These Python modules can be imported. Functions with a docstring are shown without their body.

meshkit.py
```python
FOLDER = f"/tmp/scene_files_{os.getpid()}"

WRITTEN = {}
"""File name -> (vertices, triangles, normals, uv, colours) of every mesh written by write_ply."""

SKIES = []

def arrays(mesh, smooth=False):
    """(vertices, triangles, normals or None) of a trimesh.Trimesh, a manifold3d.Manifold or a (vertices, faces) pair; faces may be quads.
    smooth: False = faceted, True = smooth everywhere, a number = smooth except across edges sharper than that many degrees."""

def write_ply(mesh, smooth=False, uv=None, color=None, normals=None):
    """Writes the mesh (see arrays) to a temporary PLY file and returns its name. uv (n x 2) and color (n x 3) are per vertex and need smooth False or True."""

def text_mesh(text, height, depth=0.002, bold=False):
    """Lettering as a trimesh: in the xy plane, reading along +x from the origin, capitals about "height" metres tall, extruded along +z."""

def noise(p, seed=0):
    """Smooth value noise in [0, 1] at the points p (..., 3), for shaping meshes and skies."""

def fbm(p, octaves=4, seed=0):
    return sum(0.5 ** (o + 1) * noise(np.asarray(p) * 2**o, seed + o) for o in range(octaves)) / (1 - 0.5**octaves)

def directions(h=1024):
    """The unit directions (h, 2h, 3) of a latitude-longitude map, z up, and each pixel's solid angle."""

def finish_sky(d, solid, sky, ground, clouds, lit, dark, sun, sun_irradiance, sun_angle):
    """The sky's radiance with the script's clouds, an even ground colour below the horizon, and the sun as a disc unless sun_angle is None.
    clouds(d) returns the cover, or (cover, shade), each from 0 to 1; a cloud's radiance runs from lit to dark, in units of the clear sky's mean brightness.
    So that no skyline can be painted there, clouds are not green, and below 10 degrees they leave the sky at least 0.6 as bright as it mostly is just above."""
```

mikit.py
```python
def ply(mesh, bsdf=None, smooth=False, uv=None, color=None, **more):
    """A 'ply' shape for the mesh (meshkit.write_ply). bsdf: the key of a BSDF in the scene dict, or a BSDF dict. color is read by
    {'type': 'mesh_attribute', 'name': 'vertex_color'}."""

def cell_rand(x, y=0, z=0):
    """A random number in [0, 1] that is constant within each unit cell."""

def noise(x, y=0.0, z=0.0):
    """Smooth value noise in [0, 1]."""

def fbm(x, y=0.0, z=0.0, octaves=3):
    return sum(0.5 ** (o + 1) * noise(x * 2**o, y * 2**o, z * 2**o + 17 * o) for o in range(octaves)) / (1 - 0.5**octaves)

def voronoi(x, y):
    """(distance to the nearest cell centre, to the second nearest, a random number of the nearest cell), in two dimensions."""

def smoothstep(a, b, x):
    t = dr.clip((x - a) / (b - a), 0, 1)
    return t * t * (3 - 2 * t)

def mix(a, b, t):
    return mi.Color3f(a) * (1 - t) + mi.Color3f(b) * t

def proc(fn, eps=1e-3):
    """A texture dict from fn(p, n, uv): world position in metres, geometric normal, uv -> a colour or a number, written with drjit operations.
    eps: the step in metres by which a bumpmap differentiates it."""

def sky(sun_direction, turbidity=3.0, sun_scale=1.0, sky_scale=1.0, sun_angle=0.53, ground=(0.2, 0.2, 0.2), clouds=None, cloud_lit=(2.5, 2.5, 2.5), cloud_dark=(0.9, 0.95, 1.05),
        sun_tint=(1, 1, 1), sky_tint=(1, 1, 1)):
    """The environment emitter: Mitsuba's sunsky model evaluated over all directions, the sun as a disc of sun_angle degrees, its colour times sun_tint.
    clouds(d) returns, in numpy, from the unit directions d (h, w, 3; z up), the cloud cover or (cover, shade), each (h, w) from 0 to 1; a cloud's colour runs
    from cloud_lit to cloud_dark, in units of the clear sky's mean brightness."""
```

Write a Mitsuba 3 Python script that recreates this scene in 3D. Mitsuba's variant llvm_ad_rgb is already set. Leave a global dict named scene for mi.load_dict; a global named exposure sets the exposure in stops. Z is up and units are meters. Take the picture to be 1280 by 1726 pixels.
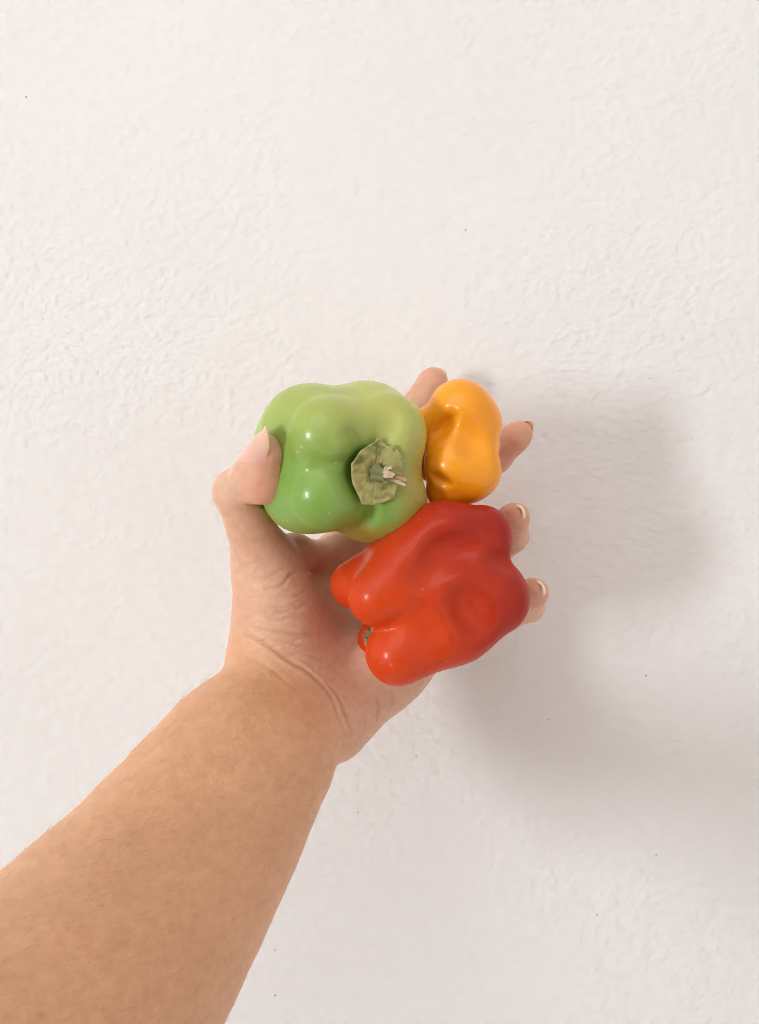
import math, random
import numpy as np
import trimesh
from scipy import sparse
from scipy.spatial import cKDTree
import mitsuba as mi
import drjit as dr
import mikit, meshkit

T = mi.ScalarTransform4f
scene, labels = {}, {}

# ------------------------------------------------------------------ camera, light, exposure
EYE_H = 1.42            # height of the lens above the floor
WALL_D = 0.43           # lens to wall, metres
FPX = 1450.0            # focal length in pixels of the 1280 x 1726 photograph
CAM = np.array([0.0, -WALL_D, EYE_H])
exposure = 0.20
scene['camera'] = {
    'type': 'perspective', 'fov': math.degrees(2 * math.atan(863 / FPX)), 'fov_axis': 'y',
    'near_clip': 0.01, 'far_clip': 50.0,
    'to_world': T().look_at(origin=CAM.tolist(), target=[0, 0, EYE_H], up=[0, 0, 1])}
# even light of the white room all round, a little more from the ceiling, and the window that throws the shadow
scene['room_light'] = {'type': 'constant', 'radiance': {'type': 'rgb', 'value': [0.635, 0.572, 0.538]}}


def lamp(key, where, aim, half_w, half_h, rgb, label):
    scene[key] = {'type': 'rectangle',
                  'to_world': T().look_at(origin=list(where), target=list(aim), up=[0, 0, 1]) @ T().scale([half_w, half_h, 1]),
                  'emitter': {'type': 'area', 'radiance': {'type': 'rgb', 'value': rgb}}}
    labels[key] = {'label': label, 'category': 'lamp'}


AIM = (0.02, -0.08, EYE_H - 0.02)
lamp('window_light', (-3.20, -3.40, EYE_H - 0.22), AIM, 0.24, 0.50, [47.0, 49.0, 50.0], 'bright pane of daylight left of the photographer')
lamp('ceiling_light', (-0.55, -1.85, EYE_H + 1.45), AIM, 1.0, 0.8, [1.72, 1.67, 1.63], 'broad soft light under the ceiling above the hand')


def at(px, py, d):
    """The point at depth d (metres from the lens) seen at pixel (px, py) of the photograph."""
    return np.array([(px - 640) / FPX * d, d - WALL_D, EYE_H - (py - 863) / FPX * d])


# ------------------------------------------------------------------ implicit modelling
def unit(v):
    v = np.asarray(v, float)
    return v / np.linalg.norm(v)


def smin(a, b, k):
    h = np.maximum(k - np.abs(a - b), 0) / k
    return np.minimum(a, b) - h * h * k * 0.25


def smax(a, b, k):
    return -smin(-a, -b, k)


def cone(p, a, b, ra, rb):
    ab = b - a
    t = np.clip((p - a) @ ab / (ab @ ab), 0, 1)
    return np.linalg.norm(p - a - t[:, None] * ab, axis=1) - (ra + (rb - ra) * t)


def flat_cone(p, a, b, ra, rb, n, q):
    """A cone whose section is an ellipse: half width r across, r * q along n."""
    ab = b - a
    w = unit(ab)
    n = unit(n - (n @ w) * w)
    s = np.cross(w, n)
    t = np.clip((p - a) @ ab / (ab @ ab), 0, 1)
    v = p - a - t[:, None] * ab
    r = ra + (rb - ra) * t
    x, y, z = (v @ s) / r, (v @ n) / (r * q), (v @ w) / r
    k0 = np.sqrt(x * x + y * y + z * z)
    k1 = np.sqrt(x * x + (y / q) ** 2 + z * z) / r
    return k0 * (k0 - 1) / np.maximum(k1, 1e-6)


def ellipsoid(p, c, axes, radii):
    v = (p - c) @ np.asarray(axes).T
    k0 = np.linalg.norm(v / radii, axis=1)
    k1 = np.linalg.norm(v / np.square(radii), axis=1)
    return k0 * (k0 - 1) / np.maximum(k1, 1e-6)


def view_frame(px, py, d, roll=0.0):
    """Axes for an ellipsoid standing at a point: across, up, towards the photographer."""
    c = at(px, py, d)
    n = unit(CAM - c)
    x = unit(np.cross([0, 0, 1.0], n))
    y = np.cross(n, x)
    cr, sr = math.cos(math.radians(roll)), math.sin(math.radians(roll))
    return c, np.array([cr * x + sr * y, -sr * x + cr * y, n])


def mesh_sdf(f, lo, hi, h, coarse=4):
    """Surface nets of f < 0 in the box, evaluated only near the surface, projected on it."""
    lo, hi = np.asarray(lo, float), np.asarray(hi, float)
    nc = np.ceil((hi - lo) / (h * coarse)).astype(int)
    n = nc * coarse + 1
    g = [lo[i] + np.arange(nc[i] + 1) * h * coarse for i in range(3)]
    pc = np.stack(np.meshgrid(*g, indexing='ij'), -1).reshape(-1, 3)
    vc = f(pc).reshape(nc + 1)
    v = vc
    for ax in range(3):
        a = np.take(v, range(nc[ax]), ax)
        b = np.take(v, range(1, nc[ax] + 1), ax)
        parts = [a + (b - a) * (i / coarse) for i in range(coarse)]
        s = np.stack(parts, ax + 1)
        shp = list(a.shape)
        shp[ax] *= coarse
        s = s.reshape(shp)
        v = np.concatenate([s, np.take(v, [nc[ax]], ax)], ax)
    near = np.nonzero(np.abs(v) < 2.8 * h * coarse)
    p = lo + np.stack(near, -1) * h
    out = np.empty(len(p))
    for i in range(0, len(p), 200000):
        out[i:i + 200000] = f(p[i:i + 200000])
    v[near] = out
    v = np.where(v == 0, 1e-9, v)
    inside = v < 0
    cnt = sum(inside[a:n[0] - 1 + a, b:n[1] - 1 + b, c:n[2] - 1 + c].astype(np.int8) for a in (0, 1) for b in (0, 1) for c in (0, 1))
    act = (cnt > 0) & (cnt < 8)
    idx = np.full(act.shape, -1)
    cells = np.stack(np.nonzero(act), -1)
    idx[tuple(cells.T)] = np.arange(len(cells))
    acc, num = np.zeros((len(cells), 3)), np.zeros(len(cells))
    for ax in range(3):
        o = [k for k in range(3) if k != ax]
        for s in (0, 1):
            for t in (0, 1):
                c0 = cells.copy()
                c0[:, o[0]] += s
                c0[:, o[1]] += t
                c1 = c0.copy()
                c1[:, ax] += 1
                v0, v1 = v[tuple(c0.T)], v[tuple(c1.T)]
                cross = (v0 < 0) != (v1 < 0)
                w = np.where(cross, v0 / np.where(cross, v0 - v1, 1), 0)
                q = c0.astype(float)
                q[:, ax] += w
                acc += q * cross[:, None]
                num += cross
    verts = lo + acc / num[:, None] * h
    quads = []
    for ax in range(3):
        o = [k for k in range(3) if k != ax]
        sl0 = [slice(1, -1)] * 3
        sl0[ax] = slice(0, n[ax] - 1)
        sl1 = list(sl0)
        sl1[ax] = slice(1, n[ax])
        e0, e1 = inside[tuple(sl0)], inside[tuple(sl1)]
        hit = np.stack(np.nonzero(e0 != e1), -1)
        if not len(hit):
            continue
        up = e0[tuple(hit.T)]
        base = hit.copy()
        base[:, o[0]] += 1
        base[:, o[1]] += 1
        ids = []
        for s, t in ((0, 0), (1, 0), (1, 1), (0, 1)):
            c = base.copy()
            c[:, o[0]] -= s
            c[:, o[1]] -= t
            ids.append(idx[tuple(c.T)])
        q = np.stack(ids, -1)
        if ax == 1:
            up = ~up
        q = np.where(up[:, None], q, q[:, ::-1])
        quads.append(q)
    q = np.vstack(quads)
    q = q[(q >= 0).all(1)]
    faces = np.vstack([q[:, [0, 1, 2]], q[:, [0, 2, 3]]])
    m = trimesh.Trimesh(verts, faces, process=False)
    m.vertices = project(f, m.vertices, h)
    if m.volume < 0:
        m.invert()
    return m


def gradient(f, p, e=2e-4):
    g = np.stack([f(p + e * np.eye(3)[i]) - f(p - e * np.eye(3)[i]) for i in range(3)], -1)
    return g / np.maximum(np.linalg.norm(g, axis=1, keepdims=True), 1e-9)


def project(f, p, h, steps=2):
    p = np.array(p)
    for _ in range(steps):
        p -= np.clip(f(p), -h, h)[:, None] * gradient(f, p)
    return p


def refine(m, f, h):
    v, fc = trimesh.remesh.subdivide(np.array(m.vertices), np.array(m.faces))
    m = trimesh.Trimesh(v, fc, process=False)
    m.vertices = project(f, m.vertices, h, 1)
    return m


def laplace(m, n=3):
    """Taubin smoothing with uniform weights."""
    f, v = np.asarray(m.faces), np.array(m.vertices)
    e = np.vstack([f[:, [0, 1]], f[:, [1, 2]], f[:, [2, 0]]])
    e = np.vstack([e, e[:, ::-1]])
    w = sparse.coo_matrix((np.ones(len(e)), (e[:, 0], e[:, 1])), (len(v), len(v))).tocsr()
    w.data[:] = 1
    w = sparse.diags(1 / np.maximum(np.asarray(w.sum(1)).ravel(), 1)) @ w
    for _ in range(n):
        v = v + 0.50 * (w @ v - v)
        v = v - 0.53 * (w @ v - v)
    m.vertices = v
    return m


def lerp(a, b, t):
    t = np.asarray(t)[..., None]
    return np.asarray(a) * (1 - t) + np.asarray(b) * t


def sstep(a, b, x):
    t = np.clip((x - a) / (b - a), 0, 1)
    return t * t * (3 - 2 * t)


def specks(v, col, n, seed, light, r=0.0004):
    """Tiny pale flecks of the skin, as its own colour."""
    rg = np.random.default_rng(seed)
    for k in rg.choice(len(v), n, replace=False):
        w = np.exp(-(np.linalg.norm(v - v[k], axis=1) / (r * rg.uniform(0.6, 1.2))) ** 2)
        col = lerp(col, light, 0.55 * w)
    return col


VCOL = {'type': 'mesh_attribute', 'name': 'vertex_color'}

# ------------------------------------------------------------------ the wall
def wall_height(p, n, uv):
    x, z = p.x, p.z
    a = mikit.fbm(x * 400 + 40, z * 470 + 9, 3.0, octaves=2)           # stipple
    u, w = x * 0.83 - z * 0.56, x * 0.56 + z * 0.83
    b = mikit.fbm(u * 140 + 5, w * 380 + 7, 1.0, octaves=2)             # slanting strokes of the trowel
    where = mikit.smoothstep(0.25, 0.75, mikit.fbm(x * 6 + 3, z * 6 + 1, 2.0, octaves=2))
    return a * (0.75 + 0.5 * where) + 0.5 * b


def wall_colour(p, n, uv):
    t = 0.6 * mikit.fbm(p.x * 9 + 11, p.z * 9 + 4, 0.0, octaves=3) + 0.4 * mikit.fbm(p.x * 260 + 40, p.z * 300 + 9, 3.0, octaves=3)
    c = mikit.mix([0.78, 0.768, 0.752], [0.845, 0.836, 0.826], t)
    d, _, r = mikit.voronoi(p.x * 42 + 3.3, p.z * 42 + 8.1)             # pinholes in the paint
    pin = dr.select(r > 0.93, mikit.smoothstep(0.010 + 0.3 * (r - 0.93), 0.006, d), 0.0)
    return mikit.mix(c, [0.16, 0.14, 0.12], pin * 0.85)


scene['wall_paint'] = {'type': 'twosided', 'b': {'type': 'bumpmap', 'arbitrary': mikit.proc(wall_height, eps=2e-4), 'scale': 0.00062,
                       'bsdf': {'type': 'diffuse', 'reflectance': mikit.proc(wall_colour)}}}
wx, wz = np.linspace(-1.6, 1.6, 161), np.linspace(0, 2.6, 131)
gx, gz = np.meshgrid(wx, wz, indexing='ij')
gy = (meshkit.fbm(np.stack([gx * 5, gz * 5, gx * 0], -1), 3, 5) - 0.5) * 0.006
wv = np.stack([gx, gy, gz], -1).reshape(-1, 3)
ii = np.arange(160 * 131).reshape(160, 131)[:, :-1].ravel()
wf = np.stack([ii, ii + 131, ii + 132, ii + 1], -1)
scene['wall'] = mikit.ply((wv, wf), 'wall_paint', smooth=True)
labels['wall'] = {'kind': 'structure', 'label': 'white plastered wall with a fine stippled surface'}

# ------------------------------------------------------------------ peppers
def pepper_skin(name, rough=0.28, coat=0.5, spec=0.38):
    scene[name] = {'type': 'principled', 'base_color': VCOL, 'roughness': rough, 'specular': spec,
                   'clearcoat': coat, 'clearcoat_gloss': 0.955}


pepper_skin('green_skin')
pepper_skin('orange_skin')
pepper_skin('red_skin', 0.36, 0.55, 0.12)


def chain(p, pts, k=0.004):
    """pts: (px, py, depth, radius in photograph pixels)."""
    P = [at(*q[:3]) for q in pts]
    R = [q[3] * q[2] / FPX for q in pts]
    if len(P) == 1:
        return np.linalg.norm(p - P[0], axis=1) - R[0]
    d = None
    for i in range(len(P) - 1):
        e = cone(p, P[i], P[i + 1], R[i], R[i + 1])
        d = e if d is None else smin(d, e, k)
    return d


def bounds(pts, pad):
    P = np.array([at(*q[:3]) for q in pts])
    R = np.array([q[3] * q[2] / FPX for q in pts])[:, None]
    return (P - R).min(0) - pad, (P + R).max(0) + pad


def front(sdf, px, py):
    """Depth at which the surface is met at this pixel of the photograph."""
    d = unit(at(px, py, 1.0) - CAM)
    t = 0.2
    for _ in range(70):
        t += 0.8 * float(sdf((CAM + t * d)[None])[0])
    return t * d[1]


# ---- green bell pepper: four lobes round an axis that points at the photographer's right
G_C = at(574, 784, 0.316)
G_S = at(640, 800, 0.288)
G_A = unit(G_S - G_C)
G_U = unit(np.cross(G_A, [0, 0, 1.0]))
G_U = G_U if G_U[0] > 0 else -G_U
G_V = unit(np.cross(G_U, G_A))
G_V = G_V if G_V[2] > 0 else -G_V
G_LOBES = [(136, .0160, .0168, .0105), (47, .0190, .0164, .0110), (-38, .0216, .0160, .0100), (-140, .0148, .0156, .0105)]


def green_sdf(p):
    d = None
    for ang, off, r, top in G_LOBES:
        o = G_U * math.cos(math.radians(ang)) + G_V * math.sin(math.radians(ang))
        c0 = G_C + o * off * 0.72 - G_A * 0.041 + G_U * 0.009
        c1 = G_C + o * off * 1.0 - G_A * 0.004
        c2 = G_C + o * off + G_A * top
        e = smin(cone(p, c0, c1, r * 0.76, r), cone(p, c1, c2, r, r * 0.82), 0.004)
        d = e if d is None else smin(d, e, 0.0062)
    core = cone(p, G_C - G_A * 0.029 + G_U * 0.002 + G_V * 0.002, G_C - G_A * 0.000 + G_U * 0.0046 + G_V * 0.002, 0.0245, 0.0245)
    d = smin(d, core, 0.009)
    well = ellipsoid(p, G_C + G_A * 0.031, np.array([G_U, G_V, G_A]), np.array([.0085, .0090, .0165]))
    d = smax(d, -well, 0.008)
    for px, py, dd, roll, rx, ry, rz, k in GREEN_DENTS:
        c, ax = view_frame(px, py, dd, roll)
        d = smax(d, -ellipsoid(p, c, ax, np.array([rx, ry, rz])), k)
    return d


GREEN_DENTS = []


GREEN_DENTS += [(px, py, front(green_sdf, px, py) + deep - rz, roll, rx, ry, rz, k) for px, py, roll, rx, ry, rz, deep, k in (
    (655, 718, 72, .0100, .0034, .006, .0020, .007), (567, 786, -5, .0090, .0020, .006, .0012, .004), (616, 882, 68, .0070, .0022, .006, .0020, .004),
    (607, 742, -45, .0050, .0030, .006, .0016, .005))]
gm = mesh_sdf(green_sdf, G_C - 0.056, G_C + 0.056, 0.0011)
gm = refine(laplace(gm, 4), green_sdf, 0.0004)
gm = laplace(gm, 6)
gv = np.array(gm.vertices)
q = (gv - G_C)
ga, gu, gw = q @ G_A, q @ G_U, q @ G_V
n1 = meshkit.fbm(gv * 55, 3, 1)
n2 = meshkit.fbm(gv * 160, 3, 2)
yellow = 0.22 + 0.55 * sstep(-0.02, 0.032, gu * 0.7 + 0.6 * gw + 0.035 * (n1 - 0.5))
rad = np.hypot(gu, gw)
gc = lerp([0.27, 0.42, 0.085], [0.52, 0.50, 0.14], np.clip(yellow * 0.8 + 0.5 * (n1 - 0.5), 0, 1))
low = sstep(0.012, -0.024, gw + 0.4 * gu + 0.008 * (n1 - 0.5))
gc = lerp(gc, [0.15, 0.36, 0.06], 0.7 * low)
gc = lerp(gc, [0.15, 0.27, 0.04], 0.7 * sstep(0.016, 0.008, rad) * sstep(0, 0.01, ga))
blush = sstep(0.55, 0.75, n1 + 0.5 * sstep(0.0, 0.03, gu - 0.8 * gw - 0.004)) * sstep(-0.005, 0.02, gu - gw)
gc = lerp(gc, [0.42, 0.26, 0.05], 0.45 * np.clip(blush, 0, 1))
gc = gc * (0.94 + 0.12 * n2[:, None])
gc = specks(gv, gc, 26, 41, [.62, .66, .36])
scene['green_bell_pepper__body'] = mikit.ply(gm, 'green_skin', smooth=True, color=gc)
labels['green_bell_pepper'] = {'label': 'green bell pepper held under the thumb, its dry stem facing out', 'category': 'bell pepper'}

# ---- red pepper lying across the palm
R_UP = [(638, 1003, 0.3070, 53), (694, 956, 0.3102, 61), (748, 914, 0.3115, 64), (812, 902, 0.3160, 51)]
R_LO = [(672, 1100, 0.3100, 56), (765, 1048, 0.3140, 66), (832, 1010, 0.3175, 61)]
R_BK = [(598, 985, 0.3270, 41), (680, 940, 0.3260, 46), (775, 900, 0.3380, 48)]
R_BD = [(645, 1080, 0.3410, 42), (700, 1040, 0.3480, 60), (790, 1000, 0.3550, 60)]
R_MID = [(700, 1030, 0.3230, 60), (800, 960, 0.3270, 60)]
R_RDG = [(715, 1012, 0.3115, 46), (755, 992, 0.3120, 50), (800, 972, 0.3135, 48)]


RED_DENTS, RED_NEW = [], []


def red_sdf(p):
    d = smin(chain(p, R_UP, .006), chain(p, R_LO, .006), 0.004)
    d = smin(d, chain(p, R_RDG, .006), 0.012)
    d = smin(d, chain(p, R_BK, .006), 0.010)
    d = smin(d, chain(p, R_BD), 0.005)
    d = smin(d, chain(p, R_MID), 0.005)
    for px, py, dd, roll, rx, ry, rz, k in RED_DENTS:
        c, ax = view_frame(px, py, dd, roll)
        d = smax(d, -ellipsoid(p, c, ax, np.array([rx, ry, rz])), k)
    return d


# px, py, roll, half axes across / along / inwards, depth of the dent, blend
for px, py, roll, rx, ry, rz, deep, k in ((735, 955, 52, .010, .0052, .007, .0028, .008), (790, 925, 5, .0125, .0060, .007, .0058, .007), (853, 946, -20, .005, .0025, .006, .0015, .005),
                                          (800, 1040, -52, .0095, .0058, .007, .0056, .007), (722, 1080, -60, .010, .006, .006, .0010, .006),
                                          (764, 1012, 20, .003, .0016, .003, .0006, .003)):
    RED_NEW.append((px, py, front(red_sdf, px, py) + deep - rz, roll, rx, ry, rz, k))
RED_DENTS += RED_NEW
lo, hi = bounds(R_UP + R_LO + R_BK + R_BD, 0.006)
rm = mesh_sdf(red_sdf, lo, hi, 0.0011)
rm = refine(laplace(rm, 8), red_sdf, 0.0004)
rm = laplace(rm, 24)
rv = np.array(rm.vertices)
n1 = meshkit.fbm(rv * 45, 3, 3)
n2 = meshkit.fbm(rv * 170, 3, 4)
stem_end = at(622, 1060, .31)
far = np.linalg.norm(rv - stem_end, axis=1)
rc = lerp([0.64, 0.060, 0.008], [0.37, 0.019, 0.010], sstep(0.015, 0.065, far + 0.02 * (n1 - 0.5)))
bruise = np.exp(-(np.linalg.norm((rv - at(613, 955, front(red_sdf, 613, 955))) / [1.0, 1.0, 1.6], axis=1) / 0.0035) ** 2)
rc = lerp(rc, [0.30, 0.10, 0.03], 0.35 * bruise)
rc = rc * (0.93 + 0.14 * n2[:, None])
rc = specks(rv, rc, 40, 42, [.80, .30, .16])
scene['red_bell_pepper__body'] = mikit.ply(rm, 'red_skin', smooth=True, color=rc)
labels['red_bell_pepper'] = {'label': 'large dented red bell pepper lying on its side across the palm', 'category': 'bell pepper'}

# ---- small orange pepper on the fingers
Y_TOP = [(748, 718, .328, 36), (775, 692, .325, 44), (802, 715, .329, 42)]
Y_MID = [(785, 715, .327, 40), (790, 790, .325, 40)]
Y_LOW = [(762, 784, .321, 46), (796, 792, .324, 45)]
Y_SML = [(750, 826, .327, 32), (790, 815, .33, 32)]
Y_FLP = [(715, 716, .330, 27), (726, 738, .337, 34), (731, 786, .342, 28)]
Y_BCK = [(806, 752, .336, 37)]


def yellow_sdf(p):
    d = smin(chain(p, Y_TOP, .008), chain(p, Y_MID), 0.009)
    d = smin(d, chain(p, Y_LOW), 0.009)
    d = smin(d, chain(p, Y_SML), 0.004)
    d = smin(d, chain(p, Y_FLP), 0.004)
    d = smin(d, chain(p, Y_BCK), 0.003)
    for px, py, dd, roll, rx, ry, rz, k in ORANGE_DENTS:
        c, ax = view_frame(px, py, dd, roll)
        d = smax(d, -ellipsoid(p, c, ax, np.array([rx, ry, rz])), k)
    return smax(d, -np.linalg.norm(p - at(866, 767, .327), axis=1) + 0.0072, 0.004)


ORANGE_DENTS = []
ORANGE_DENTS += [(px, py, front(yellow_sdf, px, py) + deep - rz, roll, rx, ry, rz, k) for px, py, roll, rx, ry, rz, deep, k in (
    (741, 726, 48, .0080, .0026, .006, .0042, .004), (739, 809, -28, .0050, .0020, .005, .0030, .003), (800, 742, -50, .006, .004, .005, .0008, .006))]
lo, hi = bounds(Y_TOP + Y_MID + Y_LOW + Y_SML + Y_FLP + Y_BCK, 0.006)
ym = mesh_sdf(yellow_sdf, lo, hi, 0.0009)
ym = refine(laplace(ym, 4), yellow_sdf, 0.0004)
ym = laplace(ym, 24)
yv = np.array(ym.vertices)
n2 = meshkit.fbm(yv * 170, 3, 6)
n1 = meshkit.fbm(yv * 60, 3, 7)
yc = lerp([0.93, 0.38, 0.012], [0.88, 0.31, 0.010], n1) * (0.94 + 0.12 * n2[:, None])
yc = specks(yv, yc, 12, 43, [.45, .16, .02])
scene['orange_bell_pepper__body'] = mikit.ply(ym, 'orange_skin', smooth=True, color=yc)
labels['orange_bell_pepper'] = {'label': 'small yellow-orange pepper resting on the fingers beside the green one', 'category': 'bell pepper'}

# ------------------------------------------------------------------ the arm and hand
WRIST = (487, 1190, .329)
FINGERS = {
    'index': [(640, 850, .390, .0115), (672, 757, .398, .0090), (702, 694, .402, .0083), (729, 645, .405, .0071)],
    'middle': [(705, 905, .380, .0115), (775, 818, .394, .0090), (832, 768, .389, .0080), (869, 737, .380, .0067)],
    'ring': [(752, 965, .378, .0110), (825, 935, .393, .0085), (861, 902, .376, .0075), (864, 876, .353, .0068)],
    'little': [(775, 1028, .374, .0100), (850, 1036, .388, .0076), (889, 1020, .366, .0068), (897, 1001, .342, .0063)],
}
# the way the back of each finger end faces
BACKS = {'index': np.array([.45, .75, .35]), 'middle': np.array([.55, .75, .50]), 'ring': np.array([1.0, .15, .35]), 'little': np.array([1.0, .10, .35])}
THUMB = [(458, 1085, .331, .0125), (447, 955, .336, .0108), (402, 833, .318, .0082), (449, 762, .300, .0062)]
ARM = [(487, 1190, .329, .0262), (412, 1282, .304, .0283), (342, 1390, .285, .0310), (266, 1500, .265, .0330), (183, 1608, .243, .0350),
       (-0.101, -0.275, EYE_H - 0.134, .0380), (-0.128, -0.350, EYE_H - 0.145, .0405)]   # the last two in metres
FWD = np.array([0, -1.0, 0])


def hand_parts(p):
    d = None
    # forearm
    P = [at(*s[:3]) for s in ARM[:5]] + [np.array(s[:3]) for s in ARM[5:]]
    for i in range(len(P) - 1):
        n = unit(CAM - P[i]) + np.array([0.1, 0, 0.25])
        e = flat_cone(p, P[i], P[i + 1], ARM[i][3], ARM[i + 1][3], n, 0.74)
        d = e if d is None else smin(d, e, 0.012)
    elbow, up = P[-1], np.array([-0.185, -0.60, EYE_H - 0.19])
    d = smin(d, cone(p, elbow, up, 0.041, 0.046), 0.02)
    # palm
    roots = [(455, 1140, .336), (490, 1160, .339), (525, 1185, .340), (560, 1215, .338)]
    for (name, ch), r in zip(FINGERS.items(), roots):
        r0, r1 = np.array(r), np.array(ch[0][:3])
        mid = (r0 + r1) / 2 + np.array([0, 0, {'index': .022, 'middle': .022, 'ring': .014, 'little': .004}[name]])
        e = smin(cone(p, at(*r0), at(*mid), 0.0125, 0.0115), cone(p, at(*mid), at(*r1), 0.0115, ch[0][3]), 0.006)
        d = smin(d, e, 0.010)
    # hypothenar and thenar eminences
    hyp = [(565, 1212, .333, .0118), (652, 1124, .347, .0126), (722, 1062, .365, .0105)]
    for i in range(2):
        d = smin(d, cone(p, at(*hyp[i][:3]), at(*hyp[i + 1][:3]), hyp[i][3], hyp[i + 1][3]), 0.012)
    c, ax = view_frame(472, 1030, .341, 8)
    d = smin(d, ellipsoid(p, c, ax, np.array([.0148, .0245, .0215])), 0.022)
    # web between thumb and index finger
    web = [(455, 925, .343, .0070), (498, 930, .358, .0058), (560, 934, .391, .0058), (625, 895, .392, .0070)]
    for i in range(3):
        d = smin(d, cone(p, at(*web[i][:3]), at(*web[i + 1][:3]), web[i][3], web[i + 1][3]), 0.008)
    # thumb
    t = [at(*s[:3]) for s in THUMB]
    for i in range(2):
        d = smin(d, cone(p, t[i], t[i + 1], THUMB[i][3], THUMB[i + 1][3]), 0.010 if i == 0 else 0.008)
    c, ax = view_frame(398, 828, .318, 0)
    d = smin(d, np.linalg.norm(p - c, axis=1) - 0.0080, 0.004)
    dist = cone(p, t[2], t[3], 0.0078, THUMB[3][3])
    pad = np.linalg.norm(p - at(443, 812, .306), axis=1) - 0.0080
    d = smin(d, smin(dist, pad, 0.006), 0.0025)
    # fingers
    for name, ch in FINGERS.items():
        J = [at(*s[:3]) for s in ch]
        e = cone(p, J[0], J[1], ch[0][3] * 0.9, ch[1][3])
        e = smin(e, cone(p, J[1], J[2], ch[1][3], ch[2][3]), 0.004)
        e = smin(e, cone(p, J[2], J[3], ch[2][3], ch[3][3]), 0.003)
        ax, r = unit(J[3] - J[2]), ch[3][3]
        D = unit(BACKS[name] - (BACKS[name] @ ax) * ax)
        e = smin(e, np.linalg.norm(p - (J[3] + ax * 0.50 * r + D * 0.34 * r), axis=1) - 0.62 * r, 0.003)
        d = smin(d, e, 0.006)
    return d


hm = mesh_sdf(hand_parts, [-0.26, -0.615, EYE_H - 0.26], [0.10, 0.0, EYE_H + 0.10], 0.0013, 5)
hm = laplace(hm, 3)
hm = refine(hm, hand_parts, 0.0006)
hm = laplace(hm, 3)


def on_skin(px, py):
    """The point of the skin that the photograph shows at this pixel."""
    d = unit(at(px, py, 1.0) - CAM)
    t = 0.2
    for _ in range(60):
        t += 0.8 * float(hand_parts((CAM + t * d)[None])[0])
    return CAM + t * d


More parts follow.
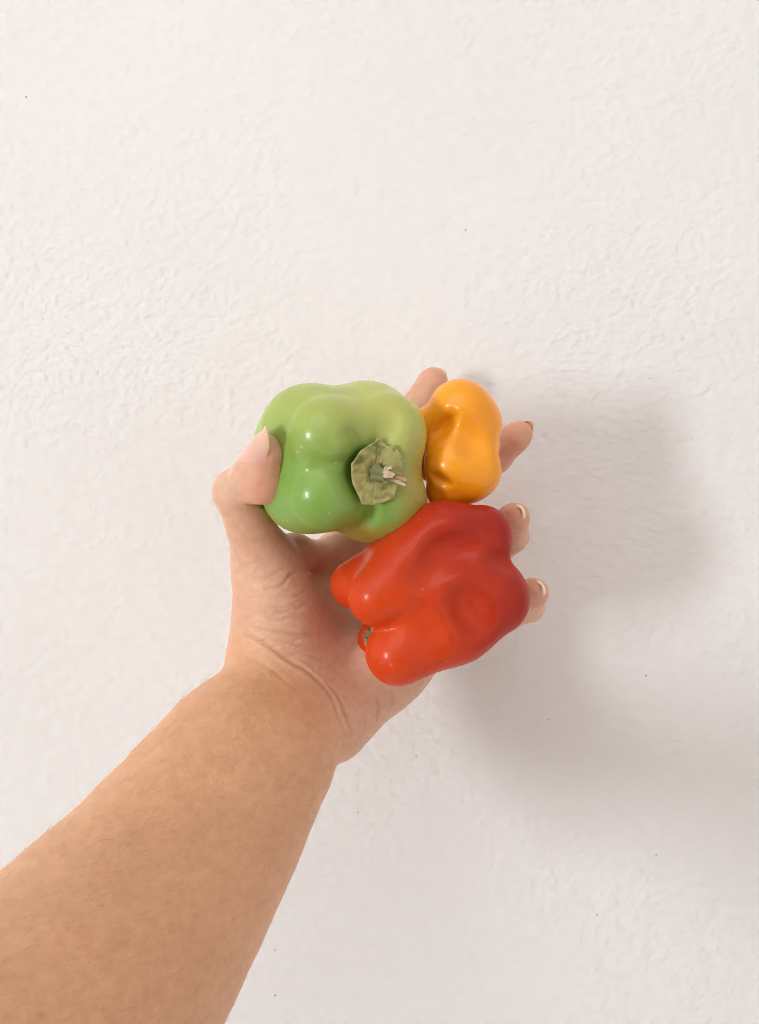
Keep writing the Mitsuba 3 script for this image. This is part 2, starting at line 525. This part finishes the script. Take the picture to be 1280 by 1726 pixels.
def polyline(pts, step=0.0005):
    P = np.array([on_skin(*q) for q in pts])
    s = np.r_[0, np.cumsum(np.linalg.norm(np.diff(P, axis=0), axis=1))]
    t = np.arange(0, s[-1], step)
    # smooth curve through the points
    from scipy.interpolate import PchipInterpolator
    return PchipInterpolator(s, P)(t), t / s[-1]


# (points on the photograph, depth mm, half width mm)
CREASES = [
    ([(414, 1066), (446, 1083), (470, 1101), (491, 1116), (515, 1130), (534, 1146), (550, 1162), (563, 1184), (571, 1210), (582, 1240)], .75, .75),
    ([(552, 1154), (568, 1170), (579, 1194), (587, 1218), (593, 1236)], .6, .7),
    ([(407, 1108), (433, 1115), (460, 1131), (486, 1152), (507, 1168)], .22, .8),
    ([(428, 1052), (440, 1058), (468, 1064), (499, 1067), (529, 1070)], .40, .7),
    ([(450, 1040), (470, 1045), (492, 1040), (510, 1041)], .30, .6),
    ([(446, 993), (468, 990), (494, 966), (510, 955)], .35, .6),
    ([(444, 977), (465, 966), (480, 957)], .25, .5),
    ([(440, 1020), (467, 1023), (500, 1019)], .20, .6),
    ([(432, 1033), (455, 1030), (480, 1031)], .15, .6),
    ([(455, 1078), (490, 1083), (520, 1092)], .28, .6),
    ([(500, 1100), (525, 1105), (548, 1118)], .2, .6),
    ([(416, 849), (431, 852), (445, 851), (456, 847)], .8, .7),
    ([(635, 1174), (638, 1196), (635, 1218)], .45, .7),
    ([(659, 1160), (662, 1178), (660, 1192)], .30, .7),
    ([(612, 1195), (616, 1215), (612, 1232)], .18, .8),
]
hv = np.array(hm.vertices)
hn = np.array(hm.vertex_normals)
disp = np.zeros(len(hv))
ink = np.zeros(len(hv))
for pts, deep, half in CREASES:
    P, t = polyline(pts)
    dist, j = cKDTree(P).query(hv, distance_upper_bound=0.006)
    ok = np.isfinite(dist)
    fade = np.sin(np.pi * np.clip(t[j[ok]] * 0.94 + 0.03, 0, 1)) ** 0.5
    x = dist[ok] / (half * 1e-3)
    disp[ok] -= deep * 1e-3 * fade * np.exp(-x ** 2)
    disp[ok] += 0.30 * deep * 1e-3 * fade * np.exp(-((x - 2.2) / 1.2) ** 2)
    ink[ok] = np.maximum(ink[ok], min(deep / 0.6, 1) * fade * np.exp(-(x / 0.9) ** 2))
w0 = at(*WRIST)
hand_dir = unit(at(640, 980, .36) - w0)
side = unit(np.cross(hand_dir, CAM - w0))
along, across = (hv - w0) @ hand_dir, (hv - w0) @ side
# fine wrinkles of the ball of the thumb
th = on_skin(475, 1030)
near = np.exp(-(np.linalg.norm(hv - th, axis=1) / 0.020) ** 2)
q = np.stack([hv[:, 0] * 90 + hv[:, 2] * 60, hv[:, 1] * 200, hv[:, 2] * 620 - hv[:, 0] * 160], -1)
wr = meshkit.fbm(q, 3, 12)
disp -= near * 0.00050 * sstep(0.50, 0.72, wr)
allover = meshkit.fbm(hv * 120, 3, 14) - 0.5
disp += 0.0007 * allover
hm.vertices = hv + hn * disp[:, None]
hv = np.array(hm.vertices)
# skin colour: tanned forearm, paler palm, pink finger ends
n1 = meshkit.fbm(hv * 70, 4, 8)
n2 = meshkit.fbm(hv * 420, 3, 9)
n3 = meshkit.fbm(hv * 22, 2, 10)
edge = along + 0.10 * across + 0.006 * (n3 - 0.5)
hc = lerp([0.68, 0.372, 0.208], [0.70, 0.41, 0.280], 0.55 * sstep(-0.002, 0.008, edge) + 0.45 * sstep(-0.015, 0.035, edge))
pink = np.zeros(len(hv))
for name, amt in (('index', .8), ('middle', .9), ('ring', .6), ('little', .5)):
    tip = at(*FINGERS[name][3][:3])
    pink = np.maximum(pink, amt * np.exp(-(np.linalg.norm(hv - tip, axis=1) / 0.015) ** 2))
pink = np.maximum(pink, 1.0 * np.exp(-(np.linalg.norm(hv - on_skin(455, 815), axis=1) / 0.009) ** 2))
hc = lerp(hc, [0.70, 0.34, 0.235], pink)
knuckle = 0.5 * np.exp(-(np.linalg.norm(hv - on_skin(382, 825), axis=1) / 0.006) ** 2)
hc = lerp(hc, [0.70, 0.47, 0.33], knuckle)
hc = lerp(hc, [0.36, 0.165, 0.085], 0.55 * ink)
pore = np.random.default_rng(3).random(len(hv))
mott = 0.86 + 0.22 * n1 + 0.24 * (n2 - 0.5) + 0.07 * (pore - 0.5)
hc = hc * np.stack([mott ** 0.8, mott, mott ** 1.15], -1)
mole = np.exp(-(np.linalg.norm(hv - on_skin(72, 1712), axis=1) / 0.0011) ** 2)
hc = lerp(hc, [0.36, 0.16, 0.08], 0.4 * mole)
P, t = polyline([(443, 1126), (450, 1136), (456, 1148)])
dist, _ = cKDTree(P).query(hv, distance_upper_bound=0.003)
hc = lerp(hc, [0.72, 0.50, 0.36], 0.5 * np.exp(-np.where(np.isfinite(dist), dist, 1) / 0.0005))


def skin_relief(p, n, uv):
    return mikit.fbm(p.x * 1500 + p.y * 300, p.y * 1500 - p.z * 200, p.z * 1500, octaves=2)


scene['skin'] = {'type': 'bumpmap', 'arbitrary': mikit.proc(skin_relief, eps=1.5e-4), 'scale': 0.00028,
                 'bsdf': {'type': 'principled', 'base_color': VCOL, 'roughness': 0.42, 'specular': 0.45}}
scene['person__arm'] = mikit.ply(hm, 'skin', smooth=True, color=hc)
labels['person'] = {'label': 'bare left forearm and open hand with the fingers curled round three peppers', 'category': 'person'}


# ---- finger nails
def nail(a, b, ra, rb, back, v0, v1, spread, lift=0.00025, thick=0.0005, tip_col=(0.74, 0.62, 0.48), droop=0.40):
    """A curved nail on the finger end a -> b (radii ra, rb); back: the direction of the back of the finger;
    v0, v1: where it starts and ends in units of the length a b."""
    ax = unit(b - a)
    D = unit(back - (back @ ax) * ax)
    S = np.cross(ax, D)
    L = np.linalg.norm(b - a)
    nu, nv = 17, 25
    top, col = [], []
    for j in range(nv):
        t = j / (nv - 1)
        v = v0 + (v1 - v0) * t
        wd = 1.0
        if t > 0.72:
            wd = math.sqrt(max(1 - ((t - 0.72) / 0.29) ** 2, 0.0)) * 0.88 + 0.12 * (1 - (t - 0.72) / 0.28)
        if t < 0.2:
            wd = 0.62 + 0.38 * math.sqrt(1 - ((0.2 - t) / 0.2) ** 2)
        r = ra + (rb - ra) * min(v, 1.0)
        r *= 1 - droop * min(max(v - 1, 0) * L / r, 1.2) ** 2
        sink = 0.0012 * max(0, 1 - t / 0.16)
        drop = 0.0
        for i in range(nu):
            u = (i / (nu - 1) * 2 - 1) * wd
            ang = u * spread
            rr = r + lift - sink - 0.0007 * abs(u) ** 3
            top.append(a + ax * (L * v) + D * (rr * math.cos(ang) - drop) + S * (rr * math.sin(ang)))
            free = sstep(0.80, 0.86, t - 0.05 * (1 - u * u) + 0.05)
            moon = 1 - sstep(0.10, 0.17, t + 0.05 * u * u)
            c = lerp([0.74, 0.45, 0.36], tip_col, free)
            col.append(lerp(c, [0.80, 0.60, 0.52], 0.8 * moon))
    top = np.array(top)
    cen = np.repeat(np.array([a + ax * (L * (v0 + (v1 - v0) * j / (nv - 1))) for j in range(nv)]), nu, 0)
    bot = top + (cen - top) / np.linalg.norm(cen - top, axis=1, keepdims=True) * thick
    f = []
    N = nu * nv
    for j in range(nv - 1):
        for i in range(nu - 1):
            k = j * nu + i
            f += [[k, k + 1, k + nu + 1], [k, k + nu + 1, k + nu], [N + k, N + k + nu + 1, N + k + 1], [N + k, N + k + nu, N + k + nu + 1]]
    rim = [i for i in range(nu)] + [j * nu + nu - 1 for j in range(1, nv)] + [N - 1 - i for i in range(1, nu)] + [j * nu for j in range(nv - 2, 0, -1)]
    for k in range(len(rim)):
        p0, p1 = rim[k], rim[(k + 1) % len(rim)]
        a0, a1, M = 2 * N + k, 2 * N + (k + 1) % len(rim), len(rim)      # the edge has vertices of its own
        f += [[a0, a0 + M, a1 + M], [a0, a1 + M, a1]]
    col = np.array(col)
    m = trimesh.Trimesh(np.vstack([top, bot, top[rim], bot[rim]]), np.array(f), process=False)
    if m.volume < 0:
        m.invert()
    return m, np.vstack([col, col, col[rim], col[rim]])


scene['nail_skin'] = {'type': 'twosided', 'b': {'type': 'principled', 'base_color': VCOL, 'roughness': 0.28, 'specular': 0.5}}
tj = [at(*q[:3]) for q in THUMB]
nails = [(tj[2], tj[3], .0078, THUMB[3][3], np.array([-.66, -.95, .40]), 0.22, 1.46, 1.15, .00045, .0005, (.72, .48, .32), .16)]
for name, ch in FINGERS.items():
    J = [at(*q[:3]) for q in ch]
    L = np.linalg.norm(J[3] - J[2])
    nails.append((J[2], J[3], ch[2][3], ch[3][3], BACKS[name], 1 - 0.005 / L, 1 + (ch[3][3] * 1.20 + (0.0014 if name in ('index', 'middle') else 0.0006)) / L, 0.95, .00015, .0006, (.84, .74, .58), .28))
for i, a in enumerate(nails):
    m, c = nail(*a)
    scene['person__fingernail' + (f'_{i:03d}' if i else '')] = mikit.ply(m, 'nail_skin', smooth=True, color=c)

# ---- fine hair of the forearm
rng = np.random.default_rng(5)
hn = np.array(hm.vertex_normals)
arm_dir = unit(at(*ARM[0][:3]) - at(*ARM[3][:3]))
pick = np.nonzero((along < -0.012) & (along > -0.20) & (hn @ unit([0.5, 0.6, -0.6]) < 0.55))[0]
pick = rng.choice(pick, 2400, replace=False)
V, F = [], []
for k in pick:
    o, nrm = hv[k] - hn[k] * 0.0003, hn[k]
    d = unit(0.8 * arm_dir + np.cross(nrm, arm_dir) * rng.normal(-0.6, 0.35) + nrm * rng.uniform(0.15, 0.5))
    ln = rng.uniform(0.003, 0.0075)
    curl = unit(np.cross(d, nrm) * rng.normal(0, 1) - nrm * 0.8)
    x = unit(np.cross(d, nrm))
    y = np.cross(d, x)
    base = len(V)
    for s in range(4):
        t = s / 3
        c = o + d * ln * t + curl * ln * 0.22 * t * t
        r = 0.000024 * (1 - 0.8 * t)
        for a in range(3):
            V.append(c + r * (x * math.cos(a * 2.094) + y * math.sin(a * 2.094)))
    for s in range(3):
        for a in range(3):
            b0, b1 = base + s * 3 + a, base + s * 3 + (a + 1) % 3
            F += [[b0, b1, b1 + 3], [b0, b1 + 3, b0 + 3]]
scene['hair'] = {'type': 'diffuse', 'reflectance': {'type': 'rgb', 'value': [0.30, 0.165, 0.095]}}
scene['person__arm_hair'] = mikit.ply((np.array(V), np.array(F)), 'hair')
labels['person__arm_hair'] = {'kind': 'stuff', 'label': 'fine short dark hairs on the forearm'}

# ------------------------------------------------------------------ stems
scene['calyx_skin'] = {'type': 'twosided', 'b': {'type': 'principled', 'base_color': VCOL, 'roughness': 0.75, 'specular': 0.2}}


def on_plane(px, py, o, n):
    d = at(px, py, 1.0) - CAM
    return CAM + d * (((o - CAM) @ n) / (d @ n))


def surface_depth(sdf, o, d):
    t = 0.0
    for _ in range(60):
        t += 0.8 * float(sdf((o + t * d)[None])[0])
    return o + t * d


OUT = [(610, 165), (640, 195), (700, 240), (760, 290), (840, 275), (900, 360), (965, 455), (1045, 505), (980, 550), (970, 740), (900, 880), (850, 1085),
       (700, 1150), (520, 1195), (340, 1175), (290, 1030), (220, 870), (200, 700), (192, 560), (280, 450), (340, 360), (450, 290), (560, 220)]
cen_px = (570 + 600 / 9.14, 720 + 700 / 9.14)
C_N = unit(G_A + 0.75 * unit(CAM - G_C))       # the way the calyx faces
base = surface_depth(green_sdf, on_plane(*cen_px, G_C + G_A * 0.04, G_A), -G_A) + 0.0012 * C_N
rim0 = np.array([on_plane(570 + x / 9.14, 720 + y / 9.14, base + C_N * 0.002, C_N) for x, y in OUT])
mid = on_plane(*cen_px, base + C_N * 0.002, C_N)
nt, nr = 184, 26
k = np.linspace(0, len(OUT), nt, endpoint=False)
k0 = k.astype(int)
rim = rim0[k0] + (rim0[(k0 + 1) % len(OUT)] - rim0[k0]) * (k - k0)[:, None]
top = []
for j in range(nr + 1):
    t = j / nr
    top.append(mid + (rim - mid) * t)
top = np.array(top)
tt = np.linspace(0, 1, nr + 1)[:, None] * np.ones(nt)
nz = meshkit.fbm(top * 330, 3, 21) - 0.5
nz2 = meshkit.fbm(top * 120, 2, 22) - 0.5
crease = np.abs(np.cos(np.linspace(0, 2 * math.pi, nt, endpoint=False) * 5.5 + 0.8 + 2.0 * (meshkit.fbm(top[-1] * 90, 2, 29) - 0.5)))
hgt = 0.0009 * crease[None] ** 0.5 * tt - 0.0006 + 0.0016 * tt ** 2 - 0.0030 * np.exp(-(tt / 0.30) ** 2) + 0.0034 * nz2 * (0.3 + tt) + 0.0016 * nz
ang = np.linspace(0, 2 * math.pi, nt, endpoint=False)
hgt += 0.0005 * np.cos(5 * ang + 0.6) * tt ** 2
top = top + hgt[..., None] * C_N
for _ in range(4):
    top += np.maximum(0.0013 - green_sdf(top.reshape(-1, 3)).reshape(nr + 1, nt), 0)[..., None] * C_N
under = top - 0.0011 * C_N
V = np.vstack([top.reshape(-1, 3), under.reshape(-1, 3)])
N = (nr + 1) * nt
F = []
for j in range(nr):
    for i in range(nt):
        a, b = j * nt + i, j * nt + (i + 1) % nt
        F += [[a, b, b + nt], [a, b + nt, a + nt], [N + a, N + b + nt, N + b], [N + a, N + a + nt, N + b + nt]]
for i in range(nt):
    a, b = nr * nt + i, nr * nt + (i + 1) % nt
    F += [[a, N + b, N + a], [a, b, N + b]]
cx = trimesh.Trimesh(V, np.array(F), process=False)
if cx.volume < 0:
    cx.invert()
c1 = meshkit.fbm(V * 260, 3, 23)
c2 = meshkit.fbm(V * 420, 3, 24)
tf = np.r_[tt.ravel(), tt.ravel()]
cc = lerp([0.26, 0.27, 0.095], [0.34, 0.30, 0.12], c2)
cc = lerp(cc, [0.11, 0.15, 0.05], sstep(0.52, 0.66, c1) * 0.8)
cc = lerp(cc, [0.17, 0.085, 0.035], sstep(0.60, 0.70, meshkit.fbm(V * 200, 3, 25)) * 0.9)
cc = lerp(cc, [0.10, 0.075, 0.04], 0.8 * np.exp(-(tf / 0.26) ** 2))
cc = lerp(cc, [0.36, 0.34, 0.15], 0.5 * sstep(0.93, 1.0, tf)) * (1.0 + 0.6 * meshkit.fbm(V * 700, 2, 26)[:, None])
scene['green_bell_pepper__calyx'] = mikit.ply(cx, 'calyx_skin', smooth=True, color=cc)


def stub(path, radii, seed, cols, rough=0.35, sides=14, rag=0.0):
    """A dry woody stub along the path, with an uneven section and a torn end."""
    path = np.array(path)
    s = np.r_[0, np.cumsum(np.linalg.norm(np.diff(path, axis=0), axis=1))]
    n = 26
    t = np.linspace(0, s[-1], n)
    c = np.stack([np.interp(t, s, path[:, i]) for i in range(3)], -1)
    r = np.interp(t, s, radii)
    d = np.gradient(c, axis=0)
    d /= np.linalg.norm(d, axis=1, keepdims=True)
    x = np.cross(d, [0.3, 0.2, 1.0])
    x /= np.linalg.norm(x, axis=1, keepdims=True)
    y = np.cross(d, x)
    a = np.arange(sides) / sides * 2 * math.pi
    ring = x[:, None] * np.cos(a)[None, :, None] + y[:, None] * np.sin(a)[None, :, None]
    rr = np.random.default_rng(seed)
    ridge = 1 + rough * (rr.random(sides)[None, :] - 0.5) + 0.25 * (meshkit.fbm(c[:, None] * 500 + a[None, :, None] * 3, 2, seed) - 0.5)
    v = c[:, None] + ring * (r[:, None] * ridge)[..., None]
    v[-1] += d[-1] * (rr.random(sides)[:, None] * rag)
    v[-2] += d[-1] * (rr.random(sides)[:, None] * rag * 0.3)
    V = np.vstack([v.reshape(-1, 3), c[:1], c[-1:] - d[-1:] * rag * 0.8])
    F = []
    for j in range(n - 1):
        for i in range(sides):
            p, q = j * sides + i, j * sides + (i + 1) % sides
            F += [[p, q, q + sides], [p, q + sides, p + sides]]
    for i in range(sides):
        F += [[len(V) - 2, (i + 1) % sides, i], [len(V) - 1, (n - 1) * sides + i, (n - 1) * sides + (i + 1) % sides]]
    tc = np.r_[np.repeat(t / s[-1], sides), 0, 1]
    col = lerp(cols[0], cols[1], np.clip(tc + 0.5 * (meshkit.fbm(V * 900, 2, seed + 3) - 0.5), 0, 1))
    col[-1] = np.array(cols[1]) * 0.25
    return trimesh.Trimesh(V, np.array(F), process=False), col


def join(parts):
    return trimesh.util.concatenate([p[0] for p in parts]), np.vstack([p[1] for p in parts])


OLIVE, STRAW, BROWN = [0.20, 0.22, 0.09], [0.60, 0.49, 0.31], [0.16, 0.10, 0.05]
b0 = on_plane(635, 799, base, C_N)
lean = unit(G_A + 0.10 * G_U + 0.02 * G_V)
GREY, DARK = [0.24, 0.24, 0.13], [0.20, 0.11, 0.06]
e1 = b0 + 0.0062 * lean
st = [stub([b0 - 0.001 * G_A, b0 + 0.002 * G_A, e1], [.0036, .0020, .0017], 31, (OLIVE, GREY), 0.7, rag=.0018),
      stub([e1 - 0.001 * lean, on_plane(650, 791, e1 + 0.001 * C_N, C_N), on_plane(658, 789, e1 + 0.001 * C_N, C_N)], [.0010, .0007, .0004], 32, (GREY, [.70, .60, .47]), 0.9, 7, .0006),
      stub([e1 - 0.0015 * lean, on_plane(652, 798, e1 + 0.001 * C_N, C_N), on_plane(662, 801, e1 + 0.001 * C_N, C_N)], [.0013, .0014, .0009], 38, (STRAW, [.66, .52, .38]), 0.9, 9, .0012),
      stub([on_plane(655, 801, e1, C_N), on_plane(668, 804, e1, C_N), on_plane(684, 809, e1 + 0.001 * C_N, C_N)], [.0009, .0006, .0005], 33, (DARK, [.52, .36, .24]), 0.9, 7, .0008),
      stub([on_plane(654, 805, e1 - 0.001 * C_N, C_N), on_plane(667, 811, e1 - 0.001 * C_N, C_N), on_plane(681, 817, e1, C_N)], [.0008, .0007, .0005], 34, (STRAW, [.62, .54, .36]), 0.9, 7, .0008),
      stub([on_plane(660, 804, e1 - 0.0012 * C_N, C_N), on_plane(683, 812, e1 - 0.0008 * C_N, C_N)], [.0006, .0007], 39, ([.10, .07, .04], [.22, .24, .15]), 0.6, 7, .0004)]
m, c = join(st)
scene['green_bell_pepper__stem'] = mikit.ply(m, 'calyx_skin', smooth=False, color=c)
m, c = join([stub([at(655, 1065, 0.323), at(628, 1074, 0.321), at(621, 1078, 0.319)], [.0040, .0032, .0022], 35, (OLIVE, [.42, .32, .16]), 0.6, rag=.0014)])
scene['red_bell_pepper__stem'] = mikit.ply(m, 'calyx_skin', smooth=False, color=c)
m, c = join([stub([at(752, 755, .334), at(728, 748, .332), at(722, 747, .331)], [.0040, .0034, .0016], 36, ([.05, .07, .035], [.10, .11, .06]), 0.5, rag=.001),
             stub([at(724, 744, .3305), at(727, 741, .329)], [.0006, .0004], 37, (BROWN, [.35, .2, .1]), 0.5, 8)])
scene['orange_bell_pepper__stem'] = mikit.ply(m, 'calyx_skin', smooth=False, color=c)

# ------------------------------------------------------------------ the photographer, close behind the lens
def pt(x, y, z):
    return np.array([x, y, EYE_H + z])


UX = np.eye(3)
SHOULDER_L, SHOULDER_R = pt(-.180, -.66, -.20), pt(.180, -.67, -.20)
ELBOW_R, WRIST_R = pt(.225, -.60, -.44), pt(.085, -.475, -.20)


def shirt_sdf(p):
    d = ellipsoid(p, pt(0, -.69, -.38), UX, np.array([.175, .105, .24]))
    d = smin(d, ellipsoid(p, pt(0, -.69, -.66), UX, np.array([.165, .105, .26])), .05)
    d = smin(d, cone(p, pt(-.14, -.685, -.21), pt(.14, -.685, -.21), .062, .062), .05)
    d = smin(d, cone(p, SHOULDER_L, pt(-.165, -.52, -.19), .066, .060), .03)
    d = smin(d, cone(p, SHOULDER_R, pt(.205, -.63, -.34), .066, .058), .03)
    return smax(d, -cone(p, pt(0, -.67, -.16), pt(0, -.66, .1), .058, .09), .01)


def head_sdf(p):
    d = ellipsoid(p, pt(.005, -.685, .085), UX, np.array([.074, .092, .095]))
    d = smin(d, ellipsoid(p, pt(.005, -.660, .030), UX, np.array([.056, .070, .075])), .03)
    d = smin(d, cone(p, pt(.005, -.70, -.02), pt(0, -.70, -.20), .052, .058), .025)
    d = smin(d, cone(p, pt(.005, -.594, .060), pt(.005, -.578, .022), .008, .012), .012)
    for s in (-1, 1):
        d = smax(d, -ellipsoid(p, pt(.005 + s * .032, -.588, .062), UX, np.array([.017, .012, .010])), .012)
        d = smin(d, ellipsoid(p, pt(.005 + s * .076, -.69, .045), UX, np.array([.007, .018, .030])), .006)
    d = smin(d, ellipsoid(p, pt(.005, -.589, -.008), UX, np.array([.022, .008, .008])), .006)
    return d


def hair_sdf(p):
    d = ellipsoid(p, pt(.005, -.700, .100), UX, np.array([.088, .098, .105]))
    d = smin(d, ellipsoid(p, pt(.005, -.745, .010), UX, np.array([.080, .055, .13])), .03)
    return smax(d, -ellipsoid(p, pt(.005, -.585, .030), UX, np.array([.066, .075, .092])), .015)


def other_arm_sdf(p):
    d = smin(cone(p, pt(.20, -.645, -.30), ELBOW_R, .045, .040), cone(p, ELBOW_R, WRIST_R, .040, .027), .02)
    d = smin(d, cone(p, WRIST_R, pt(.066, -.462, -.130), .026, .022), .02)
    for k, z in enumerate((-.125, -.107, -.089, -.072)):
        a, b, c = pt(.066, -.462, z), pt(.070, -.440, z + .004), pt(.040 + .004 * k, -.4235, z + .006)
        d = smin(d, smin(cone(p, a, b, .0095, .0085), cone(p, b, c, .0085, .0068), .003), .005)
    return smin(d, smin(cone(p, pt(.060, -.465, -.13), pt(.030, -.462, -.115), .012, .010), cone(p, pt(.030, -.462, -.115), pt(.006, -.456, -.105), .010, .008), .004), .008)


scene['cotton'] = {'type': 'twosided', 'b': {'type': 'diffuse', 'reflectance': {'type': 'rgb', 'value': [0.045, 0.05, 0.065]}}}
scene['dark_hair'] = {'type': 'principled', 'base_color': {'type': 'rgb', 'value': [0.035, 0.022, 0.015]}, 'roughness': 0.5}
scene['body_skin'] = {'type': 'principled', 'base_color': {'type': 'rgb', 'value': [0.60, 0.345, 0.22]}, 'roughness': 0.5}
scene['person__shirt'] = mikit.ply(mesh_sdf(shirt_sdf, pt(-.30, -.84, -.96), pt(.30, -.42, -.08), .008), 'cotton', smooth=True)
scene['person__head'] = mikit.ply(mesh_sdf(head_sdf, pt(-.10, -.82, -.26), pt(.11, -.55, .20), .004), 'body_skin', smooth=True)
scene['person__hair'] = mikit.ply(mesh_sdf(hair_sdf, pt(-.10, -.84, -.16), pt(.11, -.55, .23), .005), 'dark_hair', smooth=True)
scene['person__arm_001'] = mikit.ply(mesh_sdf(other_arm_sdf, pt(-.02, -.71, -.50), pt(.29, -.40, -.04), .0035), 'body_skin', smooth=True)
import manifold3d
plan = manifold3d.CrossSection.square((.062, .142), True).offset(.007, manifold3d.JoinType.Round, circular_segments=32)
slab = manifold3d.Manifold.extrude(plan, .008).rotate((90, 0, 0)).translate((.020, -.435, EYE_H - .058))
scene['phone_case'] = {'type': 'principled', 'base_color': {'type': 'rgb', 'value': [0.03, 0.03, 0.035]}, 'roughness': 0.35}
scene['phone__case'] = mikit.ply(slab, 'phone_case', smooth=30)
ring = trimesh.creation.annulus(.0042, .0062, .0015, sections=48)
ring.apply_transform(trimesh.transformations.rotation_matrix(math.pi / 2, [1, 0, 0]))
ring.apply_translation([0, -.4345, EYE_H])
scene['phone__lens_ring'] = mikit.ply(ring, 'phone_case', smooth=30)
labels['phone'] = {'label': 'dark phone in the other hand that takes the picture', 'category': 'phone'}
labels['green_bell_pepper__calyx'] = {'label': 'ragged dry olive calyx round the stem'}
labels['green_bell_pepper__stem'] = {'label': 'short torn straw-coloured stem stub'}
